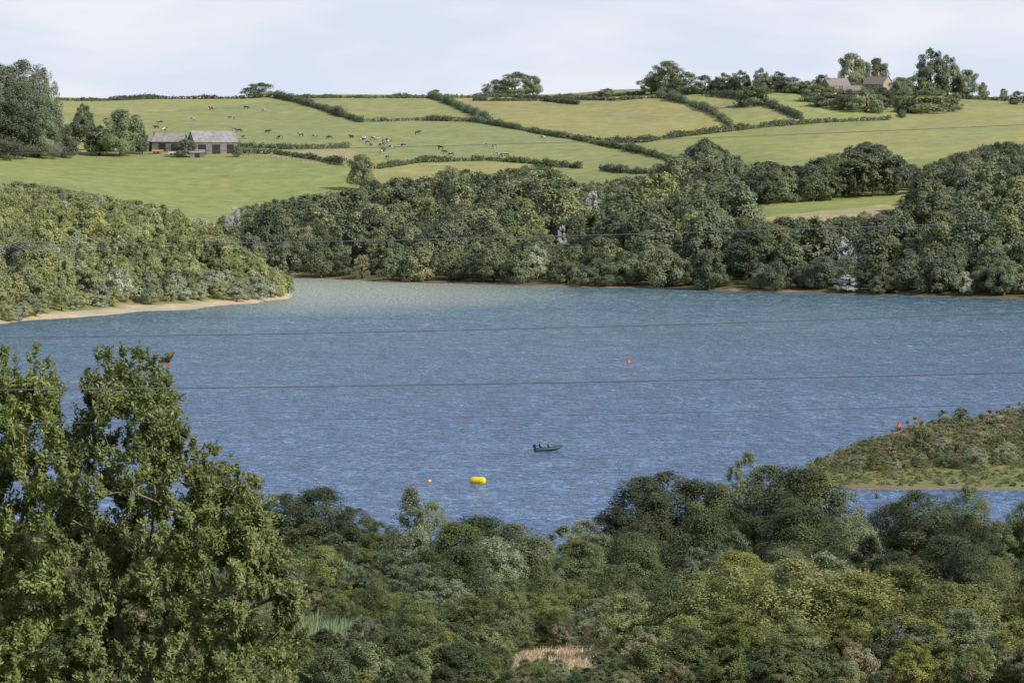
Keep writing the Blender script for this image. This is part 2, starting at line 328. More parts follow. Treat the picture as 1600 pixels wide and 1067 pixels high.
def cmesh(k,mat):
    if (k,mat) not in MC:
        if (k,'_') not in MC:
            (V,Fc,t),(TV,TF)=getv(k)
            MC[(k,'_')]=mk_mesh('crown',V,Fc,[LM[mat]],tone=t); MC[(k,'t')]=mk_mesh('trunk',TV,TF,[bark],smooth=True); MC[(k,mat)]=MC[(k,'_')]
        else:
            q=MC[(k,'_')].copy(); q.materials.clear(); q.materials.append(LM[mat]); MC[(k,mat)]=q
    return MC[(k,mat)],MC[(k,'t')]
NT=0
def tree(k,mat,x,y,w,h,label,group=None,name='broadleaf_tree',cat='tree'):
    global NT; NT+=1
    cm,tm=cmesh(k,mat); z=hgt(x,y)
    e=add(name,None,(x,y,z-.1),(0,0,random.uniform(0,6.28)),(w/8,w/8*random.uniform(.9,1.1),h/9.7))
    e.empty_display_size=.5; e['label']=label; e['category']=cat
    if group: e['group']=group
    add('crown',cm,parent=e); add('trunk',tm,parent=e); return e
def scatter(name,pts,keys,label,cat):
    c=bpy.data.collections.new(name+'_source')
    for k,mat in keys:
        (V,Fc,t),(TV,TF)=getv(k); V=np.asarray(V); TV=np.asarray(TV)
        FF=[list(f) for f in Fc.tolist()]+[[a+len(V) for a in f] for f in TF]
        me=mk_mesh(name,np.concatenate([V,TV]),FF,[LM[mat],bark],tone=np.concatenate([t,np.zeros(len(TF))]),midx=[0]*len(Fc)+[1]*len(TF))
        c.objects.link(bpy.data.objects.new(name+'_piece',me))
    P=np.array(pts); me=bpy.data.meshes.new(name); me.from_pydata(P[:,:3].tolist(),[],[])
    n=len(P); r=np.zeros((n,3)); r[:,2]=RNG.uniform(0,6.28,n); s=np.stack([P[:,3]/8,P[:,3]/8,P[:,4]/9.7],1)
    me.attributes.new('rot','FLOAT_VECTOR','POINT').data.foreach_set('vector',r.astype(np.float32).ravel())
    me.attributes.new('scl','FLOAT_VECTOR','POINT').data.foreach_set('vector',s.astype(np.float32).ravel())
    me.attributes.new('pick','INT','POINT').data.foreach_set('value',RNG.integers(0,len(keys),n).astype(np.int32))
    o=add(name,me,kind='stuff',label=label,category=cat)
    g=bpy.data.node_groups.new(name+'_scatter','GeometryNodeTree')
    g.interface.new_socket('Geometry',in_out='INPUT',socket_type='NodeSocketGeometry'); g.interface.new_socket('Geometry',in_out='OUTPUT',socket_type='NodeSocketGeometry')
    gi=g.nodes.new('NodeGroupInput'); go=g.nodes.new('NodeGroupOutput'); ip=g.nodes.new('GeometryNodeInstanceOnPoints'); ci=g.nodes.new('GeometryNodeCollectionInfo')
    ci.inputs['Collection'].default_value=c; ci.inputs['Separate Children'].default_value=True; ci.inputs['Reset Children'].default_value=True
    def na(t,nm):
        q=g.nodes.new('GeometryNodeInputNamedAttribute'); q.data_type=t; q.inputs['Name'].default_value=nm; return q.outputs['Attribute']
    g.links.new(gi.outputs[0],ip.inputs['Points']); g.links.new(ci.outputs[0],ip.inputs['Instance']); ip.inputs['Pick Instance'].default_value=True
    g.links.new(na('INT','pick'),ip.inputs['Instance Index']); g.links.new(na('FLOAT_VECTOR','rot'),ip.inputs['Rotation']); g.links.new(na('FLOAT_VECTOR','scl'),ip.inputs['Scale'])
    g.links.new(ip.outputs[0],go.inputs[0]); md=o.modifiers.new('scatter','NODES'); md.node_group=g
    return o
farprof=([340,360,400,450,500,550,600,650,700,760,830,850,870,900,950,1000,1040,1060,1100,1140,1160,1200,1250,1290,1330,1355,1400,1440,1470,1500,1550,1600,1900],
         [335,325,318,308,300,295,280,275,262,268,258,246,262,285,280,272,262,240,216,235,255,252,258,242,232,216,240,262,245,238,222,222,220])
frontcap=([1150,1165,1290,1425,1450],[0,339,337,321,0])
backedge=([1150,1425,1450],[328,303,300])
def jgrid(x0,x1,y0,y1,s):
    o=[]
    for i,yy in enumerate(np.arange(y0,y1,s)):
        for xx in np.arange(x0,x1,s): o.append((xx+random.uniform(-.42,.42)*s+(i%2)*s/2,yy+random.uniform(-.42,.42)*s))
    return o
WT=[]
for px,tp,w,h in ((365,322,6,10),(928,299,8,13),(880,352,5,10),(1318,370,12,12),(1325,438,9,5.2)):
    best=None
    for y in np.arange(1225,1660,3):
        a,b=ray(px,tp); x=a*y
        z=hgt(x,y)
        if z<.3 or (px<470 and y<1370): continue
        _,p=proj(x,y,z+h)
        if best is None or abs(p-tp)<best[0]: best=(abs(p-tp),x,y)
    WT.append((px,tp,w,h,best[1],best[2]))
cand=[]
for x,y in jgrid(-150,290,1190,1740,9.2):
    z=hgt(x,y); px,py=proj(x,y,z)
    if px<342 or px>2100 or z<.12: continue
    if px<470 and y<1345: continue
    lim=np.interp(px,*farprof)
    h=random.uniform(7.5,13) if random.random()<.68 else random.uniform(15,21)
    if z<2.0: h*=.6
    if 1150<px<1450:
        if 1392<y<1530 and py>np.interp(px,*backedge)-1: continue
        if y<=1392: lim=max(lim,np.interp(px,*frontcap))
    _,tp=proj(x,y,z+h)
    if tp<lim:
        hm=(CH+ray(px,lim)[1]*y)-z
        if hm<5: continue
        h=hm*random.uniform(.62,1.04)
    if y>1700: continue
    ok=True
    for (qx,qt,qw,qh,xx,yy) in WT:
        if math.hypot(x-xx,y-yy)<5: ok=False
        if abs(px-qx)<(qw*.5+3)/y*F and y<yy+3:
            _,tp=proj(x,y,z+h)
            if tp<qt+30:
                h=(CH+ray(px,qt+30)[1]*y)-z
                if h<2.5: ok=False
    if not ok: continue
    cand.append((x,y,z,h*random.uniform(.66,.95)+2.0,h,px))
cand.sort(key=lambda c:c[1])
ind=[]
for c in cand:
    if not -20<c[5]<1620 or len(ind)>=105: continue
    sh=np.interp(c[5],[470,600,870,1100,1400,1600],[1362,1330,1294,1266,1227,1206])
    if c[1]-sh<24: ind.append(c)
for c in ind:
    k=random.choice(['f0','f1','f3','f5','h0','h1','h2']); mt=random.choice(['wood','wooddark','wood','woodlit'] if c[5]<1040 else ['wood','wooddark','wooddark','wood'])  # right side picks darker leaf copies, cloud shade by colour
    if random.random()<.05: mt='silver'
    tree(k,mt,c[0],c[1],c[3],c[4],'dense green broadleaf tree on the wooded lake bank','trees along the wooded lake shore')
si=set(ind); rest=[c for c in cand if c not in si]
ra=[c[:5] for c in rest if c[5]<1110]; rb=[c[:5] for c in rest if c[5]>=1110]
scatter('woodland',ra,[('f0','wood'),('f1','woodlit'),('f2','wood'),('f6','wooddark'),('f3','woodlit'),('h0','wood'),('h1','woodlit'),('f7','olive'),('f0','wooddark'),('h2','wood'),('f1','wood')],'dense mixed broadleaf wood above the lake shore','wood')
scatter('woodland',rb,[('f0','wood'),('f1','wooddark'),('f2','wood'),('f3','wooddark'),('f6','wood'),('h0','wood'),('h1','woodlit'),('h2','wooddark')],'dark green broadleaf wood covering the hillside','wood')  # cloud shadow on this slope is put into the darker leaf mix
for px,tp,w,h,x,y in WT: tree('f7' if h>6 else 'h2','white',x,y,w,h,'silvery white-leaved tree on the wooded bank','silver-leaved trees in the wood')
# left bank
lprof=([-300,0,50,100,150,200,250,300,340,380,430,452],[282,282,284,293,302,310,318,332,350,382,402,428])
cl=[]
for x,y in jgrid(-260,-50,1060,1420,5.6):
    z=hgt(x,y); px,py=proj(x,y,z)
    zm=.15 if px<78 else (1.2 if px<370 else .35)
    if px>454 or z<zm or px<-250: continue
    if px>330 and y>1300: continue
    h=random.uniform(4.5,8.5) if random.random()<.82 else random.uniform(8.5,12); lim=np.interp(px,*lprof)
    if z<2.4: h=random.uniform(2.8,4.8)
    if px>370 and z<2.2: h=random.uniform(4,6.5)
    tp=proj(x,y,z+h)[1]
    if tp<lim:
        hm=(CH+ray(px,lim)[1]*y)-z
        if hm<3.0: continue
        h=hm*random.uniform(.68,1.04)
    cl.append((x,y,z,h*random.uniform(.65,.95)+1.0,h,px))
lo=[]
for c in cl:
    sh=np.interp(c[5],[0,120,200,300,400,452],[1069,1100,1122,1144,1182,1212])
    if c[1]-sh<42: lo.append(c)
lo.sort(key=lambda c:c[1]); li=[c for c in lo if c[5]>-10][:85]
for c in li: tree(random.choice(['f0','f3','f5','h0','h2']),random.choice(['silver','silver','olive','olive','silver']) if c[2]<3 else random.choice(['olive','olive','silver']),c[0],c[1],c[3]*1.15,c[4],'pale green willow on the sandy lake bank','willows along the sandy bank','willow_tree')
ls=set(li); scatter('bank_woodland',[c[:5] for c in cl if c not in ls],[('f0','olive'),('f2','olive'),('f7','olive'),('f4','olive'),('f3','olive'),('h2','olive'),('h0','olive'),('f1','silver'),('f4','woodlit'),('f3','woodlit')],'yellow-green young trees covering the lakeside slope','wood')
HT=[(405,129,52,152),(775,124,36,150),(805,112,55,150),(832,118,34,150),(1045,94,46,146),(1018,112,34,148),(1072,112,42,146),(1100,117,36,146),(1130,114,34,146),(1158,110,34,146),(1190,106,26,144),(1215,112,34,144),(1240,120,34,146),(1262,126,30,148),(1180,132,52,166),
(1331,82,42,140),(1370,90,34,138),(1352,96,24,139),(1455,76,56,150),(1480,86,44,150),(1510,108,36,153),(1432,118,44,150),(1450,138,70,178),(1490,145,34,175),(1352,138,52,176),(1300,136,54,168),(1275,132,36,160),(1380,136,36,172),(1568,138,13,157),(1590,142,26,164),(1536,128,16,155),(1405,120,34,158),(1325,139,40,172),(1282,116,26,150),(1410,140,34,170),(1340,124,18,152),(1290,128,20,158),
(290,217,34,247),(190,170,56,244),(130,162,34,215),(120,190,60,243),(155,196,44,243),(213,178,26,240),(40,94,110,236),(2,100,110,232),(66,106,64,232),(12,160,110,246),(62,170,80,246),(92,196,60,246),(-60,100,120,240),(28,130,100,242),(-20,140,90,244),(565,240,42,300),(948,138,26,152),(680,140,20,150),(1412,122,30,150),(222,205,20,242),(372,226,16,246)]
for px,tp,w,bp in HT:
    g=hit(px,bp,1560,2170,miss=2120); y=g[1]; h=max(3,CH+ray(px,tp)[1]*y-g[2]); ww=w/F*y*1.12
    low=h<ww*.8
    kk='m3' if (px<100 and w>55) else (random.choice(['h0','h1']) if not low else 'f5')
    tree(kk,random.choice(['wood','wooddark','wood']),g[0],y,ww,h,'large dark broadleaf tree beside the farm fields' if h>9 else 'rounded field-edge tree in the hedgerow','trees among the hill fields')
# ---------------------------------------------------------------- hedges
HG=[[(90,152),(150,151),(240,155),(330,155),(385,155)],[(430,153),(470,162),(510,174),(565,192)],[(565,191),(650,189),(740,191),(800,201),(850,211),(895,218)],
[(500,154),(580,154),(690,154)],[(430,154),(500,154)],[(672,153),(700,162),(730,176),(768,192)],[(690,154),(790,152),(870,156),(960,158),(1030,153)],[(1030,153),(1070,162),(1112,177),(1142,199)],
[(1030,150),(1100,147),(1180,146),(1260,146)],[(1100,150),(1160,156),(1205,168),(1252,188)],[(1110,209),(1200,199),(1280,193),(1395,188)],[(900,219),(960,223),(1010,223),(1112,209)],[(895,218),(980,234),(1052,252)],
[(370,240),(430,242),(480,249),(535,259)],[(370,231),(460,234),(545,232)],[(592,264),(660,254),(760,251),(830,256),(910,264)],[(940,266),(1000,272),(1060,270)],[(850,158),(905,164)],[(1290,140),(1340,146),(1400,150),(1410,185)],[(1500,155),(1600,160),(1680,165)],[(-40,250),(20,252)],[(740,146),(850,148)],[(870,154),(940,152),(1010,148)]]
for hi_,hl in enumerate(HG):
    P=[]; big=1.2 if hi_ in (1,5,7,9) else (.72 if hi_ in (0,3,4,6,21,22) else .92)
    for (a,b),(c,d) in zip(hl[:-1],hl[1:]):
        g0=hit(a,b,1560,2165,2,miss=2118); g1=hit(c,d,1560,2165,2,miss=2118); L=math.dist(g0[:2],g1[:2]); n=max(2,int(L/1.1))
        for t in np.arange(n)/n:
            x=g0[0]+(g1[0]-g0[0])*t; y=g0[1]+(g1[1]-g0[1])*t; P.append((x,y,hgt(x,y)))
    P=np.array(P); n=len(P); 
    wob=np.convolve(RNG.standard_normal(n+8),np.ones(9)/9,'valid')*3
    rad=np.clip(1.35+.30*wob+RNG.uniform(-.15,.25,n),.95,2.3)*big; cen=P+np.stack([RNG.uniform(-.4,.4,n),RNG.uniform(-.4,.4,n),rad*.7],1)
    o=P[0].copy(); V,Fc,t,_=clump_leaves(cen-o,rad,min(50*n,22000),.34,RNG,.75,'ball',mid=np.array([0,600,-500.]))
    add('hedge',mk_mesh('hedge',V,Fc,[LM['hedge']],tone=t),o,label='long dark clipped hedge dividing the sloping green fields',category='hedge',group='hedges between the hill fields')
# ---------------------------------------------------------------- foreground trees
FGT=[(445,768,500,120,'m3','dark'),(500,760,505,120,'m1','dark'),(550,792,500,100,'m3','dark'),(592,812,492,60,'m1','mid'),
(642,760,455,80,'m4','mid'),(672,778,462,60,'m2','willow'),(715,812,455,80,'m1','mid'),(745,800,452,120,'m1','dark'),(800,815,450,90,'m3','mid'),(835,835,455,80,'m5','willow'),
(880,820,462,70,'m2','willow'),(915,810,470,70,'m5','willow'),(905,845,440,90,'m5','mid'),(960,790,500,90,'m3','dark'),(1000,742,508,140,'m1','dark'),(1045,735,515,110,'m3','dark'),(1090,742,510,120,'m1','dark'),(1125,750,505,90,'m3','mid'),
(1168,708,500,60,'m2','willow'),(1200,722,505,100,'m3','mid'),(1245,726,500,110,'m1','dark'),(1285,738,500,100,'m3','mid'),(1190,775,470,200,'m3','dark'),(1250,790,460,170,'m1','dark'),(1330,800,470,90,'m3','mid'),
(1300,805,480,70,'m1','dark'),(1400,785,490,80,'m3','dark'),(1437,763,480,110,'m1','dark'),(1480,785,480,80,'m3','dark'),(1512,800,470,90,'m1','dark'),(1512,758,500,56,'m3','mid'),(1560,812,480,90,'m3','mid'),(1605,778,480,60,'m1','mid'),(1650,760,480,100,'m3','dark'),
(1050,800,450,210,'m1','dark'),(990,830,450,130,'m3','dark'),(1115,830,435,140,'m5','willow'),(590,858,430,130,'m5','willow'),(640,880,420,110,'m3','willow'),(520,830,440,100,'m2','willow'),(720,850,425,130,'m1','dark'),(770,835,430,90,'m2','willow'),
(690,905,400,120,'m5','willow'),(820,880,410,120,'m3','mid'),(865,905,395,130,'m5','bright'),(930,880,410,110,'m1','mid'),(560,900,400,120,'m3','mid'),(480,850,440,110,'m1','mid'),(445,880,420,90,'m2','willow'),
(1360,840,430,120,'m4','dark'),(1440,830,440,170,'m1','dark'),(1520,850,430,130,'m3','dark'),(1590,860,420,120,'m1','mid'),(1190,850,430,170,'m1','dark'),(1280,850,430,140,'m3','dark'),
(610,935,355,180,'m3','willow'),(690,930,360,170,'m5','mid'),(760,915,370,130,'m2','bright'),(820,925,372,150,'m5','bright'),(900,935,375,130,'m3','mid'),(960,925,365,120,'m2','willow'),
(1010,915,350,170,'m5','bright'),(1080,895,350,150,'m3','mid'),(1150,878,345,190,'m5','bright'),(1240,872,340,200,'m7','bright'),(1330,890,340,190,'m5','bright'),(1410,885,340,190,'m3','bright'),(1490,905,340,170,'m5','bright'),(1570,895,338,190,'m2','bright'),(1640,890,340,150,'m4','bright'),
(1290,865,385,110,'m2','willow'),(1110,945,325,190,'m5','bright'),(1195,955,322,190,'m7','bright'),(1290,945,320,200,'m5','bright'),(1375,960,322,200,'m7','bright'),(1460,950,320,200,'m5','mid'),(1545,970,320,190,'m7','bright'),(1620,955,320,180,'m5','bright'),(1040,975,322,160,'m5','mid'),(975,1005,330,90,'m5','mid'),
(700,985,335,160,'m5','bright'),(640,1015,328,150,'m5','mid'),(755,1005,335,90,'m5','mid'),(540,1022,325,130,'m5','mid'),(740,1040,318,90,'m5','bright'),(450,1015,320,130,'m3','mid'),(860,1032,310,70,'m3','mid'),(835,1045,308,60,'m5','mid'),
(400,780,500,110,'m1','dark'),(350,800,490,110,'m3','dark'),(290,800,495,120,'m1','mid'),(230,820,480,110,'m3','dark'),(160,830,480,120,'m1','dark'),(90,820,480,120,'m3','mid'),(20,830,480,120,'m1','dark'),
(380,880,410,130,'m5','mid'),(300,890,400,130,'m3','mid'),(210,900,400,140,'m1','mid'),(120,900,400,140,'m5','mid'),(40,900,400,140,'m3','dark'),(380,960,340,150,'m1','mid'),(280,960,340,150,'m5','bright'),(180,970,340,160,'m5','mid'),(80,970,340,160,'m3','mid'),(0,980,340,150,'m5','mid')]
lab={'dark':'dense dark green tree near the water edge','mid':'leafy green tree in the lakeside thicket','willow':'soft grey-green willow in the lakeside thicket','bright':'yellow-green bushy hawthorn on the slope'}
for px,tp,d,w,k,mt in FGT:
    x,y,zt=at(px,tp,d); h=max(2.,zt-hgt(x,y)); ww=w/F*d*1.15
    n=max(1,round(ww/(h*(1.25 if mt=='dark' else 1.0))))
    for j in range(n):
        pj=px+((j+.5)/n-.5)*w*.9+random.uniform(-4,4) if n>1 else px
        dj=d+random.uniform(-6,6); tj=tp+(random.uniform(-2,4) if j==n//2 else random.uniform(6,30))
        x,y,zt=at(pj,tj,dj); h=max(2.,zt-hgt(x,y)); wj=min(max(ww/n*1.25,h*.65),h*1.3)
        kk=k if random.random()<.6 else random.choice({'dark':['m1','m3','m6'],'mid':['m1','m3','m5','m6'],'willow':['m2','m5','m3'],'bright':['m5','m7','m4','m3']}[mt])
        mm=mt if random.random()<.88 else random.choice(['mid','willow','mid','bright'])
        tree(kk,mm,x,y,wj,h,lab[mm],'trees and bushes on the near shore','willow_tree' if mm=='willow' else 'broadleaf_tree' if mm!='bright' else 'hawthorn_tree')
ug=[]
for x,y in jgrid(-80,75,300,545,2.8):
    z=hgt(x,y); px,py=proj(x,y,z)
    if z<.35 or px<-60 or px>1700: continue
    hh=random.uniform(1.0,2.3)
    if y<360 and random.random()<.3: hh=random.uniform(2.4,3.4)
    if 775<px<990:
        if pip(np.array([px]),np.array([py]),DRY)[0]: 
            if random.random()<.8: continue
            hh=random.uniform(.5,.9)
        elif py>1040: 
            hm=(CH+ray(px,1046)[1]*y)-z; hh=min(hh,max(.5,hm*random.uniform(.6,1.2)))
    if 435<px<625:
        if pip(np.array([px]),np.array([py]),REED)[0]: continue
        if 1000<py<1040: hh=min(hh,.9)
    ug.append((x,y,z-.1,hh*random.uniform(.9,1.2)+.4,hh))
scatter('undergrowth',ug,[('u0','mid'),('u1','mid'),('u1','dark'),('u0','bright'),('u0','mid'),('u0','scrub'),('u1','mid'),('u1','dark')],'tangled low bramble and sapling undergrowth on the slope','undergrowth')
sc=[]
for x,y in jgrid(35,170,596,742,1.75):
    z=hgt(x,y); px,py=proj(x,y,z)
    if z<.3 or px>1800: continue
    hh=random.uniform(.8,1.8)*(1.25 if px>1400 and y>630 else 1)*np.interp(px,[1260,1400],[.6,1])
    if random.random()<.04: hh*=1.8
    if y<620: hh*=random.uniform(.25,.6)
    sc.append((x,y,z-.1,hh*random.uniform(.8,1.3)+.5,hh))
back=[s for s in sc if s[1]>648 or random.random()<.35]; bs=set(back); front=[s for s in sc if s not in bs]
scatter('lakeside_scrub',back,[('s0','scrub'),('s0','scrubg'),('s0','scrub'),('s1','scrubg'),('s0','scrub'),('s1','mid')],'rough tan and brown scrub covering the low spit','scrub')
scatter('lakeside_scrub',front,[('s0','scrubg'),('s0','scrubg'),('s1','scrubg'),('s1','woodlit'),('s0','bright'),('s0','scrub'),('s1','mid')],'green reeds and low bushes covering the spit','scrub')
for px,py,w,h in ((1530,752,5,3.0),(1345,742,3.5,1.9),(1400,748,3,1.7),(1480,735,4,2.6),(1580,742,4,2.6)):
    g=wpt(px,py); tree('m5','silver',g[0],g[1]+6,w,h,'grey-green willow bush on the low spit','bushes on the spit','willow_shrub','bush')
def grass(name,poly,n,hh,mat,label,y0=305,y1=460,hv=.4,wd=1):
    V=[];Fc=[];t=[]; k=0; pts=[]
    while len(pts)<n:
        y=RNG.uniform(y0,y1,4000); x=RNG.uniform(-70,80,4000); z=np.array([hgt(a,b) for a,b in zip(x,y)]); px,py=proj(x,y,z)
        mm=pip(px,py,poly); pts+=list(zip(x[mm],y[mm],z[mm])); k+=1
        if k>30: break
    o=np.array(pts[0]); 
    for (x,y,z) in pts[:n]:
        h=hh*random.uniform(1-hv,1+hv); a=random.uniform(0,6.28); w=random.uniform(.03,.07)*wd; lx,ly=random.gauss(.12,.2),random.gauss(0,.2); i=len(V)
        V+=[(x-o[0]-w*math.cos(a),y-o[1]-w*math.sin(a),z-o[2]),(x-o[0]+w*math.cos(a),y-o[1]+w*math.sin(a),z-o[2]),(x-o[0]+lx,y-o[1]+ly,z-o[2]+h)]; Fc.append((i,i+1,i+2)); t.append(random.random())
    add(name,mk_mesh(name,V,Fc,[mat],tone=t),o,kind='stuff',label=label,category='grass')
LM['dry']=leafmat('dry_grass',(.40,.31,.19),(.68,.56,.38),hue=.005,vr=(.95,1.05)); LM['reed']=leafmat('reed',(.14,.19,.08),(.30,.37,.18),hue=.01)
grass('dry_grass',DRY,12000,.42,LM['dry'],'patch of dry straw-coloured grass between the bushes')
grass('dry_grass',DRY2,5000,.6,LM['dry'],'strip of dry straw-coloured grass among hawthorns')
grass('reed_bed',REED,14000,1.0,LM['reed'],'pale green reed bed between the bushes')
# near ash trees
outline=([-300,-60,0,20,45,78,95,110,130,150,180,215,262,272,285,300,335,372,405,425,440,452,480,500],[600,560,556,556,545,566,620,625,600,560,548,552,562,620,675,690,705,730,755,810,860,880,900,1100])
tr={'a':(175,[]),'b':(-60,[]),'c':(320,[])}
rg=np.random.default_rng(5); cnt=0
while cnt<1250:
    px=rg.uniform(-190,458); top=np.interp(px,*outline); r=rg.uniform(.20,.40)
    py=top+30+r*60+abs(rg.standard_normal())*60 if rg.random()<.2 else rg.uniform(top+30+r*60,1140)
    if 84<px<136 and py<672: continue
    if px>400 and py>960 and rg.random()<.5: continue
    if math.sin(px*.061+py*.021)+math.sin(py*.047-px*.03)>1.2 and rg.random()<.85: continue
    if py<top+120 and rg.random()<.35: continue
    dep=rg.uniform(-3.4,3.4)*min(1,(py-top)/170+.1)
    p=at(px,py,121+dep); k='a' if 95<=px<270 else ('b' if px<95 else 'c')
    tr[k][1].append((*p,r)); cnt+=1
cnt=0
while cnt<260:
    px=rg.uniform(-80,446); top=np.interp(px,*outline)
    if 92<px<128: continue
    py=top+rg.uniform(2,80); p=at(px,py,121+rg.uniform(-1.2,1.2)); k='a' if 95<=px<270 else ('b' if px<95 else 'c')
    tr[k][1].append((*p,rg.uniform(.12,.20))); cnt+=1
for k,(bpx,cl_) in tr.items():
    A_=np.array(cl_); bx=(bpx-800)/F*121; bz=hgt(bx,121); o=np.array([bx,121,bz]); cen=A_[:,:3]-o; rad=A_[:,3]
    n=int(len(cl_)*225); mid=np.array([0,0,3.])
    V,Fc,t,tw=clump_leaves(cen,rad,n,.073,rg,.42,'twig',mid,T=5,up=1.1,tmax=2.6,jit=.6)
    ztop=cen[:,2].max(); trunk=[(0,0,-.3),(.15,0,1.5),(-.1,.1,3.2),(.1,0,5.0),(.0,.1,min(7.5,ztop*.6))]
    segs=skeleton(cen,trunk,.14,rg,taper=.5); segs+=[(a,.008,b,.003) for a,_,b,_ in tw[::3]]
    TV,TF=tubes(segs,4)
    e=add('ash_tree',None,o,label='tall ash tree with loose wind-blown leafy shoots on the slope',category='tree',group='ash trees on the slope')
    add('crown',mk_mesh('crown',V,Fc,[LM['ash']],tone=t),parent=e); add('trunk',mk_mesh('trunk',TV,TF,[barkp],smooth=True),parent=e)
print('trees',NT)
# ---------------------------------------------------------------- mesh primitives
def box(x0,x1,y0,y1,z0,z1):
    return [(x0,y0,z0),(x1,y0,z0),(x1,y1,z0),(x0,y1,z0),(x0,y0,z1),(x1,y0,z1),(x1,y1,z1),(x0,y1,z1)],[(0,3,2,1),(4,5,6,7),(0,1,5,4),(1,2,6,5),(2,3,7,6),(3,0,4,7)]
def join(parts):
    V=[];Fc=[]
    for v,f in parts:
        n=len(V); V+=list(map(tuple,v)); Fc+=[tuple(a+n for a in q) for q in f]
    return V,Fc
def lathe(prof,seg=20,axis='z'):
    V=[];Fc=[]
    for r,h in prof:
        for k in range(seg):
            a=2*math.pi*k/seg; p=(r*math.cos(a),r*math.sin(a),h)
            V.append(p if axis=='z' else (p[2],p[0],p[1]))
    for i in range(len(prof)-1):
        for k in range(seg):
            k2=(k+1)%seg; Fc.append((i*seg+k,i*seg+k2,(i+1)*seg+k2,(i+1)*seg+k))
    Fc.append(tuple(range(seg))[::-1]); Fc.append(tuple((len(prof)-1)*seg+k for k in range(seg)))
    return V,Fc
def stripes(name,c1,c2,scale,axis='X',rough=.6):
    m,nt,out=nodes(name); b=nt.nodes.new('ShaderNodeBsdfPrincipled'); tc=N(nt,'ShaderNodeTexCoord')
    w=nt.nodes.new('ShaderNodeTexWave'); w.bands_direction=axis; w.inputs['Scale'].default_value=scale; w.inputs['Distortion'].default_value=.6; nt.links.new(tc.outputs['Object'],w.inputs[0])
    n=noise(nt,.6,4,tc.outputs['Object']); c=mixc(nt,w.outputs[1],c1,c2); c=mixc(nt,remap(nt,n,.35,.65,0,.8),c,(.55,.52,.5),'MULTIPLY')
    nt.links.new(c,b.inputs[0]); b.inputs['Roughness'].default_value=rough; nt.links.new(b.outputs[0],out.inputs[0]); return m
clad=stripes('grey_cladding',(.14,.135,.14),(.28,.265,.27),1.1); rooft=stripes('sheet_roof',(.28,.265,.275),(.42,.39,.40),.8)
stone=simple('sandstone',(.35,.29,.23),.9,.3,1.5); slate=simple('roof_tiles',(.22,.19,.175),.8,.25,1.2); glass=simple('window_glass',(.05,.06,.07),.15,.1); darkm=simple('door_and_bay_shade',(.03,.028,.026),.9,.2)
brick=simple('brown_brick',(.22,.17,.14),.9,.25,2); white=simple('white_paint',(.75,.75,.73),.5,.05); orange=simple('orange_paint',(.60,.22,.07),.5,.1); yellow=simple('yellow_vinyl',(.80,.57,.01),.35,.06)
red=simple('red_vinyl',(.72,.06,.03),.45,.1); tyre=simple('black_rubber',(.03,.03,.03),.8,.1); wood_=simple('weathered_wood',(.32,.27,.2),.9,.2); silage=simple('pale_sheeting',(.6,.55,.48),.6,.1)
def building(name,loc,rz,L,W,E,Rg,wm,rm,label,cat,doors=(),wins=(),chim=()):
    e=add(name,None,loc,(0,0,rz),label=label,category=cat)
    V=[(-L/2,-W/2,-1.5),(L/2,-W/2,-1.5),(L/2,W/2,-1.5),(-L/2,W/2,-1.5),(-L/2,-W/2,E),(L/2,-W/2,E),(L/2,W/2,E),(-L/2,W/2,E),(-L/2,0,Rg-.12),(L/2,0,Rg-.12)]
    add('wall',mk_mesh('wall',V,[(0,1,5,4),(1,2,6,9,5),(2,3,7,6),(3,0,4,8,7)],[wm]),parent=e)
    o=.35; s=(Rg-E)/(W/2); th=.18; R=[]
    for sg in (-1,1):
        v=[]
        for xx in (-L/2-o,L/2+o):
            v+=[(xx,sg*(W/2+o),E-s*o+.02),(xx,0,Rg+.02),(xx,0,Rg+th),(xx,sg*(W/2+o),E-s*o+th)]
        R.append((v,[(0,1,2,3),(4,7,6,5),(0,4,5,1),(1,5,6,2),(2,6,7,3),(3,7,4,0)]))
    rf=add('roof',mk_mesh('roof',*join([R[0],R[1]]),[rm]),parent=e)
    for x in chim:
        add('chimney',mk_mesh('chimney',*join([box(x-.45,x+.45,-.4,.4,Rg-.8,Rg+1.3),box(x-.52,x+.52,-.47,.47,Rg+1.3,Rg+1.45),box(x-.3,x-.05,-.12,.12,Rg+1.45,Rg+1.8),box(x+.05,x+.3,-.12,.12,Rg+1.45,Rg+1.8)]),[wm]),parent=rf)
    for x,w,h in doors: add('door',mk_mesh('door',*join([box(x-w/2,x+w/2,-W/2-.05,-W/2-.01,-1.0,h)]),[darkm]),parent=e)  # flat dark panels: house doors, and barn bays with their shade as colour
    for x,z in wins:
        wo=add('window',mk_mesh('window',*box(x-.5,x+.5,-W/2-.04,-W/2-.01,z,z+1.2),[glass]),parent=e)
        add('frame',mk_mesh('frame',*join([box(x-.6,x-.5,-W/2-.07,-W/2-.01,z-.1,z+1.3),box(x+.5,x+.6,-W/2-.07,-W/2-.01,z-.1,z+1.3),box(x-.5,x+.5,-W/2-.07,-W/2-.01,z+1.2,z+1.3),box(x-.5,x+.5,-W/2-.07,-W/2-.01,z-.1,z),box(x-.03,x+.03,-W/2-.075,-W/2-.045,z,z+1.2)]),[white]),parent=wo)
    return e
def gp(px,py,**k): return hit(px,py,1600,2165,2,miss=2110)
building('barn',gp(332,239),.28,18,15,4.4,8.8,clad,rooft,'large grey corrugated farm barn with open bays','barn',doors=((-6,3.4,3.4),(0,3.4,3.4),(6,3,3.4)))
building('barn',gp(266,236),-.2,13,10,3.8,7.0,clad,rooft,'smaller grey sheet-roofed barn in the farmyard','barn',doors=((-2,3,3),(3,2.4,2.8)))
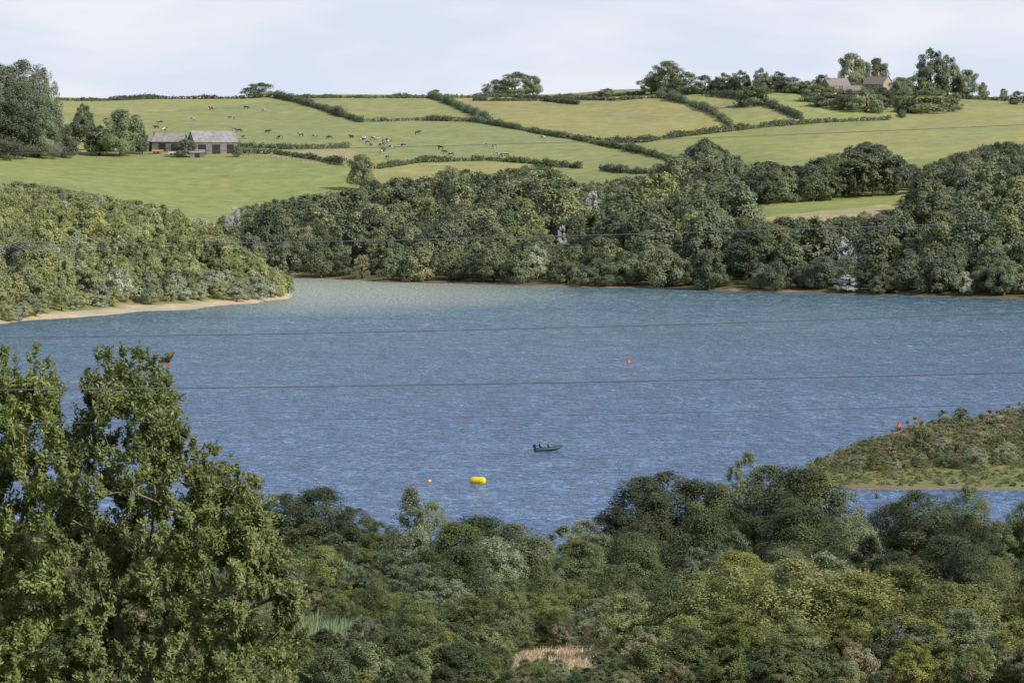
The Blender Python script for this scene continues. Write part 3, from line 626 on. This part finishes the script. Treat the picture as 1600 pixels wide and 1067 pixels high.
building('farmhouse',gp(236,236),.3,4.5,4.5,4.2,6.4,brick,slate,'small brown brick farm building beside the barns','house',doors=((-1,1,2),),wins=((1.2,1.,),(1.2,2.8),),chim=(1.4,))
building('barn',gp(308,246),.1,6,4,2.0,2.9,clad,rooft,'low grey lean-to shed in front of the barn','barn',doors=((0,2,1.6),))
building('farmhouse',gp(1306,150),.5,12,7,4.8,8.2,stone,slate,'old sandstone farmhouse with brown tiled roof','house',doors=((0,1.1,2.1),),wins=((-4,.9),(3.8,.9),(-4,3.1),(0,3.1),(3.8,3.1)),chim=(-5.2,5.2))
building('farmhouse',gp(1372,148),-.75,12,7.5,5.0,8.8,stone,slate,'sandstone farmhouse with gable end and chimneys','house',doors=((1,1.1,2.1),),wins=((-4,.9),(4,.9),(-4,3.3),(0,3.3),(4,3.3)),chim=(-5.2,0,5.2))
building('outbuilding',gp(1330,152),.1,8,5,3.0,5.2,stone,slate,'low stone outbuilding between the farmhouses','barn',doors=((-1,2,2.2),))
def trailer(loc,rz,mat,label):
    e=add('farm_trailer',None,loc,(0,0,rz),label=label,category='trailer')
    add('body',mk_mesh('body',*join([box(-2.4,2.4,-1.1,1.1,.9,1.05),box(-2.4,2.4,-1.1,-1.02,1.05,1.7),box(-2.4,2.4,1.02,1.1,1.05,1.7),box(-2.4,-2.32,-1.02,1.02,1.05,1.7),box(2.32,2.4,-1.02,1.02,1.05,1.7),box(2.4,4,-.08,.08,.85,.98)]),[mat]),parent=e)
    for x in (-1.2,.2):
        for s in (-1,1):
            v,f=lathe([(.2,-.14),(.42,-.14),(.45,-.08),(.45,.08),(.42,.14),(.2,.14)],14)
            add('wheel',mk_mesh('wheel',[(p[0],p[2],p[1]) for p in v],f,[tyre]),(x,s*1.0,.45),parent=e)
trailer(gp(246,241),.2,orange,'orange tipping farm trailer parked beside the barn'); trailer(gp(272,243),.1,silage,'pale cream farm trailer in the yard')
ps=[];pv=None
for (a,b),(c,d) in zip([(372,244),(440,250),(500,256)],[(440,250),(500,256),(550,264)]):
    g0=gp(a,b);g1=gp(c,d)
    for t in np.linspace(0,1,9)[:-1]:
        x=g0[0]+(g1[0]-g0[0])*t;y=g0[1]+(g1[1]-g0[1])*t; q=np.array((x,y,hgt(x,y)))
        ps.append(((*q[:2],q[2]-.3),.11,(*q[:2],q[2]+1.3),.10))
        if pv is not None:
            for zz in (.6,1.1): ps.append((pv+[0,0,zz],.05,q+[0,0,zz],.05))
        pv=q
o=np.array(ps[0][0]); ps=[(np.array(a)-o,r,np.array(b)-o,s) for a,r,b,s in ps]
add('wooden_fence',mk_mesh('wooden_fence',*tubes(ps,4),[wood_]),o,label='weathered post and rail fence below the farmyard',category='fence')
# ---------------------------------------------------------------- skinned figures
def skin(name,verts,edges,rad,mat,sub=1):
    me=bpy.data.meshes.new(name+'_rig'); me.from_pydata(verts,edges,[]); o=bpy.data.objects.new(name,me); COL.objects.link(o)
    o.modifiers.new('s','SKIN'); sv=me.skin_vertices[0].data
    for i,r in enumerate(rad): sv[i].radius=(r,r) if not isinstance(r,tuple) else r; sv[i].use_root=(i==0)
    q=o.modifiers.new('u','SUBSURF'); q.levels=sub; q.render_levels=sub
    dg=bpy.context.evaluated_depsgraph_get(); r=bpy.data.meshes.new_from_object(o.evaluated_get(dg)); r.name=name
    bpy.data.objects.remove(o); r.materials.clear()
    for mm in (mat if isinstance(mat,list) else [mat]): r.materials.append(mm)
    r.polygons.foreach_set('use_smooth',[True]*len(r.polygons)); return r
m,nt,out=nodes('cow_hide'); b=nt.nodes.new('ShaderNodeBsdfPrincipled'); tc=N(nt,'ShaderNodeTexCoord'); oi=N(nt,'ShaderNodeObjectInfo')
va=N(nt,'ShaderNodeVectorMath',operation='ADD'); nt.links.new(tc.outputs['Object'],va.inputs[0]); nt.links.new(mth(nt,'MULTIPLY',oi.outputs['Random'],40),va.inputs[1])
n=noise(nt,1.5,1,va.outputs[0]); nt.links.new(mixc(nt,remap(nt,mth(nt,'ADD',n,remap(nt,oi.outputs['Random'],0,1,-.16,.06)),.50,.53),(.02,.02,.02),(.55,.53,.48)),b.inputs[0]); nt.links.new(b.outputs[0],out.inputs[0]); HIDE=m
def cow(pose):
    v=[(-.75,0,1.15),(-.1,0,1.05),(.55,0,1.1)]; r=[.33,(.36,.43),.34]; e=[(0,1),(1,2)]
    hd={'graze':[(.98,0,.95),(1.2,0,.5),(1.38,0,.16)],'up':[(.98,0,1.3),(1.28,0,1.52),(1.68,0,1.38)],'level':[(1.0,0,1.2),(1.32,0,1.22),(1.7,0,1.02)]}[pose]
    v+=hd; r+=[.21,.15,.1]; e+=[(2,3),(3,4),(4,5)]
    for s in (-1,1):
        i=len(v); v+=[(-.72,s*.2,.82),(-.98,s*.22,.5),(-.9,s*.22,.03)]; r+=[.17,.085,.07]; e+=[(0,i),(i,i+1),(i+1,i+2)]
        i=len(v); v+=[(.56,s*.2,.72),(.58,s*.2,.42),(.56,s*.2,.03)]; r+=[.14,.085,.07]; e+=[(2,i),(i,i+1),(i+1,i+2)]
    i=len(v); h=hd[1]
    v+=[(h[0]-.03,.24,h[2]+.1),(h[0]-.03,-.24,h[2]+.1),(-1.1,0,1.2),(-1.16,0,.6)]; r+=[.05,.05,.04,.04]; e+=[(4,i),(4,i+1),(0,i+2),(i+2,i+3)]
    return skin('cow',v,e,r,HIDE)
CW=[cow('graze'),cow('up'),cow('level')]
for i,(px,py) in enumerate([(250,194),(256,206),(244,202),(223,209),(330,173),(362,188),(385,171),(412,175),(366,206),(374,207),(380,218),(418,209),(437,218),(470,214),(492,216),(515,218),(549,217),(565,222),(574,226),(590,221),(580,229),(597,229),(607,225),(600,236),(612,233),(653,211),(628,231),(605,249),(597,241),(688,234),(705,244),(760,230),(771,233),(775,243),(783,247),(791,245),(848,218),(583,219),(570,219),(602,222),(300,190),(695,241)]):
    g=gp(px,py); s=random.uniform(1.05,1.25); add('cow',CW[i%3],(g[0],g[1],g[2]-.02),(0,0,random.choice([0,math.pi])+random.gauss(0,.5)),(s,s,s),label='black and white dairy cow '+('grazing' if i%3==0 else 'standing')+' on the sloping pasture',category='cow',group='dairy cows on the hill pasture')
# ---------------------------------------------------------------- boat
boatm=simple('dark_hypalon',(.045,.06,.075),.5,.15); motor=simple('motor_cowl',(.03,.035,.04),.35,.1); steel=simple('alloy',(.35,.36,.38),.4,.1,metal=.6)
bl=wpt(857,704); B=add('inflatable_boat',None,(bl[0],bl[1],.0),(0,math.radians(-3),math.radians(12)),label='dark grey inflatable boat with outboard motor on the lake',category='boat')
pts=[(-2.3,.72,.3),(-1.2,.78,.3),(0,.78,.32),(1.1,.68,.38),(1.8,.42,.5),(2.2,0,.62),(1.8,-.42,.5),(1.1,-.68,.38),(0,-.78,.32),(-1.2,-.78,.3),(-2.3,-.72,.3)]
rr_=[.12,.25,.25,.24,.23,.22,.23,.24,.25,.25,.12]
add('tube',skin('tube',pts,[(i,i+1) for i in range(10)],rr_,boatm,2),parent=B)
add('floor',mk_mesh('floor',*join([([(-2,-.6,.05),(-2,.6,.05),(1,.5,.1),(1.9,0,.4),(1,-.5,.1),(-2,-.6,-.08),(-2,.6,-.08),(1,.5,-.05),(1.9,0,.3),(1,-.5,-.05)],[(0,4,3,2,1),(5,6,7,8,9),(0,1,6,5),(1,2,7,6),(2,3,8,7),(3,4,9,8),(4,0,5,9)])]),[boatm]),parent=B)
add('transom',mk_mesh('transom',*box(-2.08,-2.0,-.55,.55,.06,.62),[boatm]),parent=B)
add('seat',mk_mesh('seat',*box(-.35,.05,-.55,.55,.42,.48),[steel]),parent=B)
mo=add('outboard_motor',None,(-2.2,0,.3),parent=B)
add('cowl',mk_mesh('cowl',*[(lambda vf:([(p[0]*1.3,p[1],p[2]) for p in vf[0]],vf[1]))(lathe([(.06,.32),(.19,.36),(.21,.55),(.19,.78),(.10,.86)],12))][0],[motor]),parent=mo)
add('shaft',mk_mesh('shaft',*join([box(-.07,.07,-.05,.05,-.6,.33),box(-.2,.16,-.03,.03,-.45,-.4),box(.1,.6,-.025,.025,.52,.58)]),[motor]),parent=mo)
navy=simple('dark_jacket',(.04,.05,.075),.8,.2); skinm=simple('skin_tone',(.45,.28,.2),.6,.08); hair=simple('dark_hair',(.04,.03,.025),.8,.1); redj=simple('dull_red_jacket',(.26,.07,.07),.8,.15)
def person(loc,rz,pose,mat,label):
    if pose=='sit':
        v=[(0,0,.12),(.03,0,.35),(.06,0,.55),(.08,0,.66)]; r=[(.17,.14),(.16,.12),(.17,.1),.06]; e=[(0,1),(1,2),(2,3)]
        leg=lambda s:[(.12,s*.1,.1),(.45,s*.16,.12),(.48,s*.16,-.32),(.6,s*.16,-.36)]; arm=lambda s:[(.08,s*.2,.54),(.12,s*.27,.28),(.36,s*.18,.2),(.44,s*.16,.2)]; hd=(.12,0,.8)
    else:
        v=[(0,0,.92),(0,0,1.15),(0,0,1.36),(0,0,1.48)]; r=[(.16,.12),(.15,.11),(.18,.1),.06]; e=[(0,1),(1,2),(2,3)]
        leg=lambda s:[(0,s*.1,.85),(.02,s*.11,.48),(0,s*.12,.08),(.14,s*.13,.04)]; arm=lambda s:[(0,s*.21,1.38),(.0,s*.27,1.1),(.08,s*.28,.85),(.1,s*.28,.76)]; hd=(.02,0,1.62)
    for s in (-1,1):
        i=len(v); v+=leg(s); r+=[.1,.075,.05,.045]; e+=[(0,i),(i,i+1),(i+1,i+2),(i+2,i+3)]
        i=len(v); v+=arm(s); r+=[.065,.05,.04,.035]; e+=[(2,i),(i,i+1),(i+1,i+2),(i+2,i+3)]
    i=len(v); v+=[(hd[0],0,hd[2]-.06),(hd[0]+.01,0,hd[2]+.07)]; r+=[.085,.09]; e+=[(3,i),(i,i+1)]
    me=skin('person',v,e,r,[mat,skinm,navy]); zt=hd[2]-.13
    for p in me.polygons:
        if p.center.z>zt: p.material_index=1
        elif pose=='stand' and p.center.z<.92: p.material_index=2
    P=add('person',me,loc,(0,0,rz),label=label,category='person')
    vv,ff=lathe([(.10,-.02),(.112,.03),(.10,.08),(.05,.12)],12); add('hair',mk_mesh('hair',vv,ff,[hair],smooth=True),(hd[0]-.015,0,hd[2]+.04),parent=P)
    return P
c12=math.cos(math.radians(12)); s12=math.sin(math.radians(12))
person((bl[0]-.15*c12,bl[1]-.15*s12,.46),.2,'sit',navy,'person in dark jacket sitting in the inflatable boat')
person((bl[0]-1.5*c12,bl[1]-1.5*s12,.46),.3,'sit',navy,'person in dark clothing seated beside the outboard motor')
g=wpt(1370,778); person((g[0],g[1],-.75),1.2,'stand',redj,'person in red jacket wading at the water edge')
# ---------------------------------------------------------------- buoys
def buoy(name,px,py,parts,label,rot=(0,0,0),z=0):
    w=wpt(px,py); e=add(name,None,(w[0],w[1],z),rot,label=label,category='buoy')
    for nm,(v,f),mt in parts: add(nm,mk_mesh(nm,v,f,[mt],smooth=(nm!='flag')),parent=e)
cyl=lathe([(.10,-1.14),(.30,-1.10),(.45,-1.0),(.53,-.84),(.56,-.6),(.57,0),(.56,.6),(.53,.84),(.45,1.0),(.30,1.10),(.10,1.14)],28,'x')
strap=join([lathe([(.57,-.55),(.578,-.54),(.578,-.48),(.57,-.47)],24,'x'),lathe([(.57,.47),(.578,.48),(.578,.54),(.57,.55)],24,'x')])
buoy('marker_buoy',747,755,[('float',cyl,yellow),('strap',strap,simple('yellow_webbing',(.74,.50,.02),.6))],'large yellow inflatable cylinder buoy floating on the lake',(0,0,-.35),.38)
ball=lathe([(.03,-.3),(.2,-.24),(.3,-.08),(.32,.05),(.26,.2),(.12,.3),(.04,.32)],16); ring=lathe([(.05,.3),(.07,.33),(.07,.4),(.03,.44)],10)
buoy('mooring_buoy',671,752,[('float',ball,simple('amber_plastic',(.85,.46,.02),.4)),('ring',ring,tyre)],'small orange round buoy floating on the water')
def can(s): return lathe([(.1*s,-.4*s),(.4*s,-.3*s),(.44*s,0),(.42*s,.5*s),(.34*s,.62*s),(.12*s,.66*s)],18)
def top_(s): return lathe([(.12*s,.66*s),(.1*s,.8*s),(.16*s,.82*s),(.16*s,.92*s),(.05*s,.95*s)],12)
buoy('channel_buoy',982,567,[('float',can(.9),simple('orange_red_plastic',(.75,.13,.04),.45)),('handle',top_(.9),red)],'orange-red can buoy in open water')
buoy('channel_buoy',1404,668,[('float',can(.95),red),('handle',top_(.95),red)],'red can buoy near the scrubby spit')
buoy('channel_buoy',1449,564,[('float',can(.42),simple('faded_red_plastic',(.5,.2,.18),.6)),('handle',top_(.42),red)],'small faded red buoy in open water')
buoy('flag_buoy',262,582,[('float',can(.7),red),('pole',lathe([(.04,.4),(.04,3),(.025,4.7)],8),red),('flag',([(.04,0,.9),(.55,.02,1.1),(.42,.05,2.4),(.22,.03,3.8),(.03,0,4.7),(.04,.05,.9),(.55,.07,1.1),(.42,.1,2.4),(.22,.08,3.8),(.03,.05,4.7)],[(0,1,2,3,4),(9,8,7,6,5),(0,5,6,1),(1,6,7,2),(2,7,8,3),(3,8,9,4),(4,9,5,0)]),red)],'tall red feather flag marker standing in the lake')
g=hit(710,152,1900,2165,2,miss=2118); car=add('parked_car',None,(g[0],g[1]+4,hgt(g[0],g[1]+4)+.5),(0,0,.1),label='white car on the hilltop lane beside the hedge',category='car')
def prism(prof,w,w2):
    n=len(prof); V=[(x,-w if z<1 else -w2,z) for x,z in prof]+[(x,w if z<1 else w2,z) for x,z in prof]
    return V,[tuple(range(n)),tuple(range(2*n-1,n-1,-1))]+[(i,i+n,(i+1)%n+n,(i+1)%n) for i in range(n)]
add('body',mk_mesh('body',*prism([(-2.1,.3),(2.1,.3),(2.15,.7),(1.9,.85),(1.0,.95),(.5,1.42),(-1.3,1.45),(-1.9,.98),(-2.15,.85)],.85,.68),[white]),parent=car)
for sg in (-1,1):
    V,f=prism([(.85,1.01),(.42,1.35),(-1.2,1.37),(-1.65,1.01)],.7,.76); 
    add('window',mk_mesh('window',[(x,sg*(.80 if z<1.1 else .72),z) for x,y,z in V[:4]],[(0,1,2,3)],[glass]),parent=car)
    for x in (-1.35,1.35):
        v,f=lathe([(.1,-.1),(.3,-.1),(.33,-.06),(.33,.06),(.3,.1),(.1,.1)],16); add('wheel',mk_mesh('wheel',[(p[0],p[2],p[1]) for p in v],f,[tyre]),(x,sg*.8,.33),parent=car)
# ---------------------------------------------------------------- cables
cab=simple('cable',(.12,.13,.15),.5,.1)
for pts,r,d in (([(0,386),(800,371),(1600,346)],.010,104),([(0,527),(800,514),(1600,488)],.011,101),([(0,609),(800,599),(1600,582)],.014,99),([(0,662),(800,650),(1600,631)],.007,103),([(0,240),(800,225),(1600,195)],.007,106)):
    cf=np.polyfit([p[0] for p in pts],[p[1] for p in pts],2); P=[at(u,np.polyval(cf,u),d) for u in np.linspace(-1500,3100,80)]
    o=np.array(P[0]); P=[np.array(p)-o for p in P]
    add('overhead_cable',mk_mesh('overhead_cable',*tubes([(a,r,b,r) for a,b in zip(P[:-1],P[1:])],6),[cab],smooth=True),o,label='thin dark overhead power cable strung above the lake',category='cable',group='overhead power cables')
# ---------------------------------------------------------------- light, sky, camera
sd=Vector((.66,-.52,.62)).normalized(); el=math.asin(sd.z); az=math.atan2(sd.x,sd.y)
l=bpy.data.lights.new('sun','SUN'); l.energy=4.6; l.angle=math.radians(.5); l.color=(1,.95,.86)
so=bpy.data.objects.new('sun',l); COL.objects.link(so); so.rotation_euler=(-sd).to_track_quat('-Z','Y').to_euler()
w=bpy.data.worlds.new('World'); S.world=w; w.use_nodes=True; nt=w.node_tree; nt.nodes.clear()
o=nt.nodes.new('ShaderNodeOutputWorld'); bg=nt.nodes.new('ShaderNodeBackground'); sk=nt.nodes.new('ShaderNodeTexSky'); sk.sky_type='NISHITA'; sk.sun_disc=False; sk.sun_elevation=el; sk.sun_rotation=az; sk.air_density=1.0; sk.dust_density=.6; sk.ozone_density=2
tc=N(nt,'ShaderNodeTexCoord'); sx=N(nt,'ShaderNodeSeparateXYZ'); nt.links.new(tc.outputs['Generated'],sx.inputs[0])
hz=mixc(nt,remap(nt,sx.outputs[2],0,.4,.95,0),sk.outputs[0],(7.3,8.0,9.5))
mp=N(nt,'ShaderNodeMapping'); nt.links.new(tc.outputs['Generated'],mp.inputs[0]); mp.inputs['Scale'].default_value=(16,16,60)
cn=noise(nt,1,4,mp.outputs[0],.2,.5)
nt.links.new(mixc(nt,remap(nt,cn,.43,.66,0,.8),hz,(8.9,9.0,9.5)),bg.inputs[0]); bg.inputs[1].default_value=.1
nt.links.new(bg.outputs[0],o.inputs[0])
cd=bpy.data.cameras.new('camera'); cd.sensor_width=36; cd.lens=F*36/1600; cd.clip_start=1; cd.clip_end=30000
co=bpy.data.objects.new('camera',cd); COL.objects.link(co); co.location=(0,0,CH); co.rotation_euler=(math.pi/2-TH,0,0); S.camera=co
S.view_settings.view_transform='Standard'; S.view_settings.look='None'; S.view_settings.exposure=0
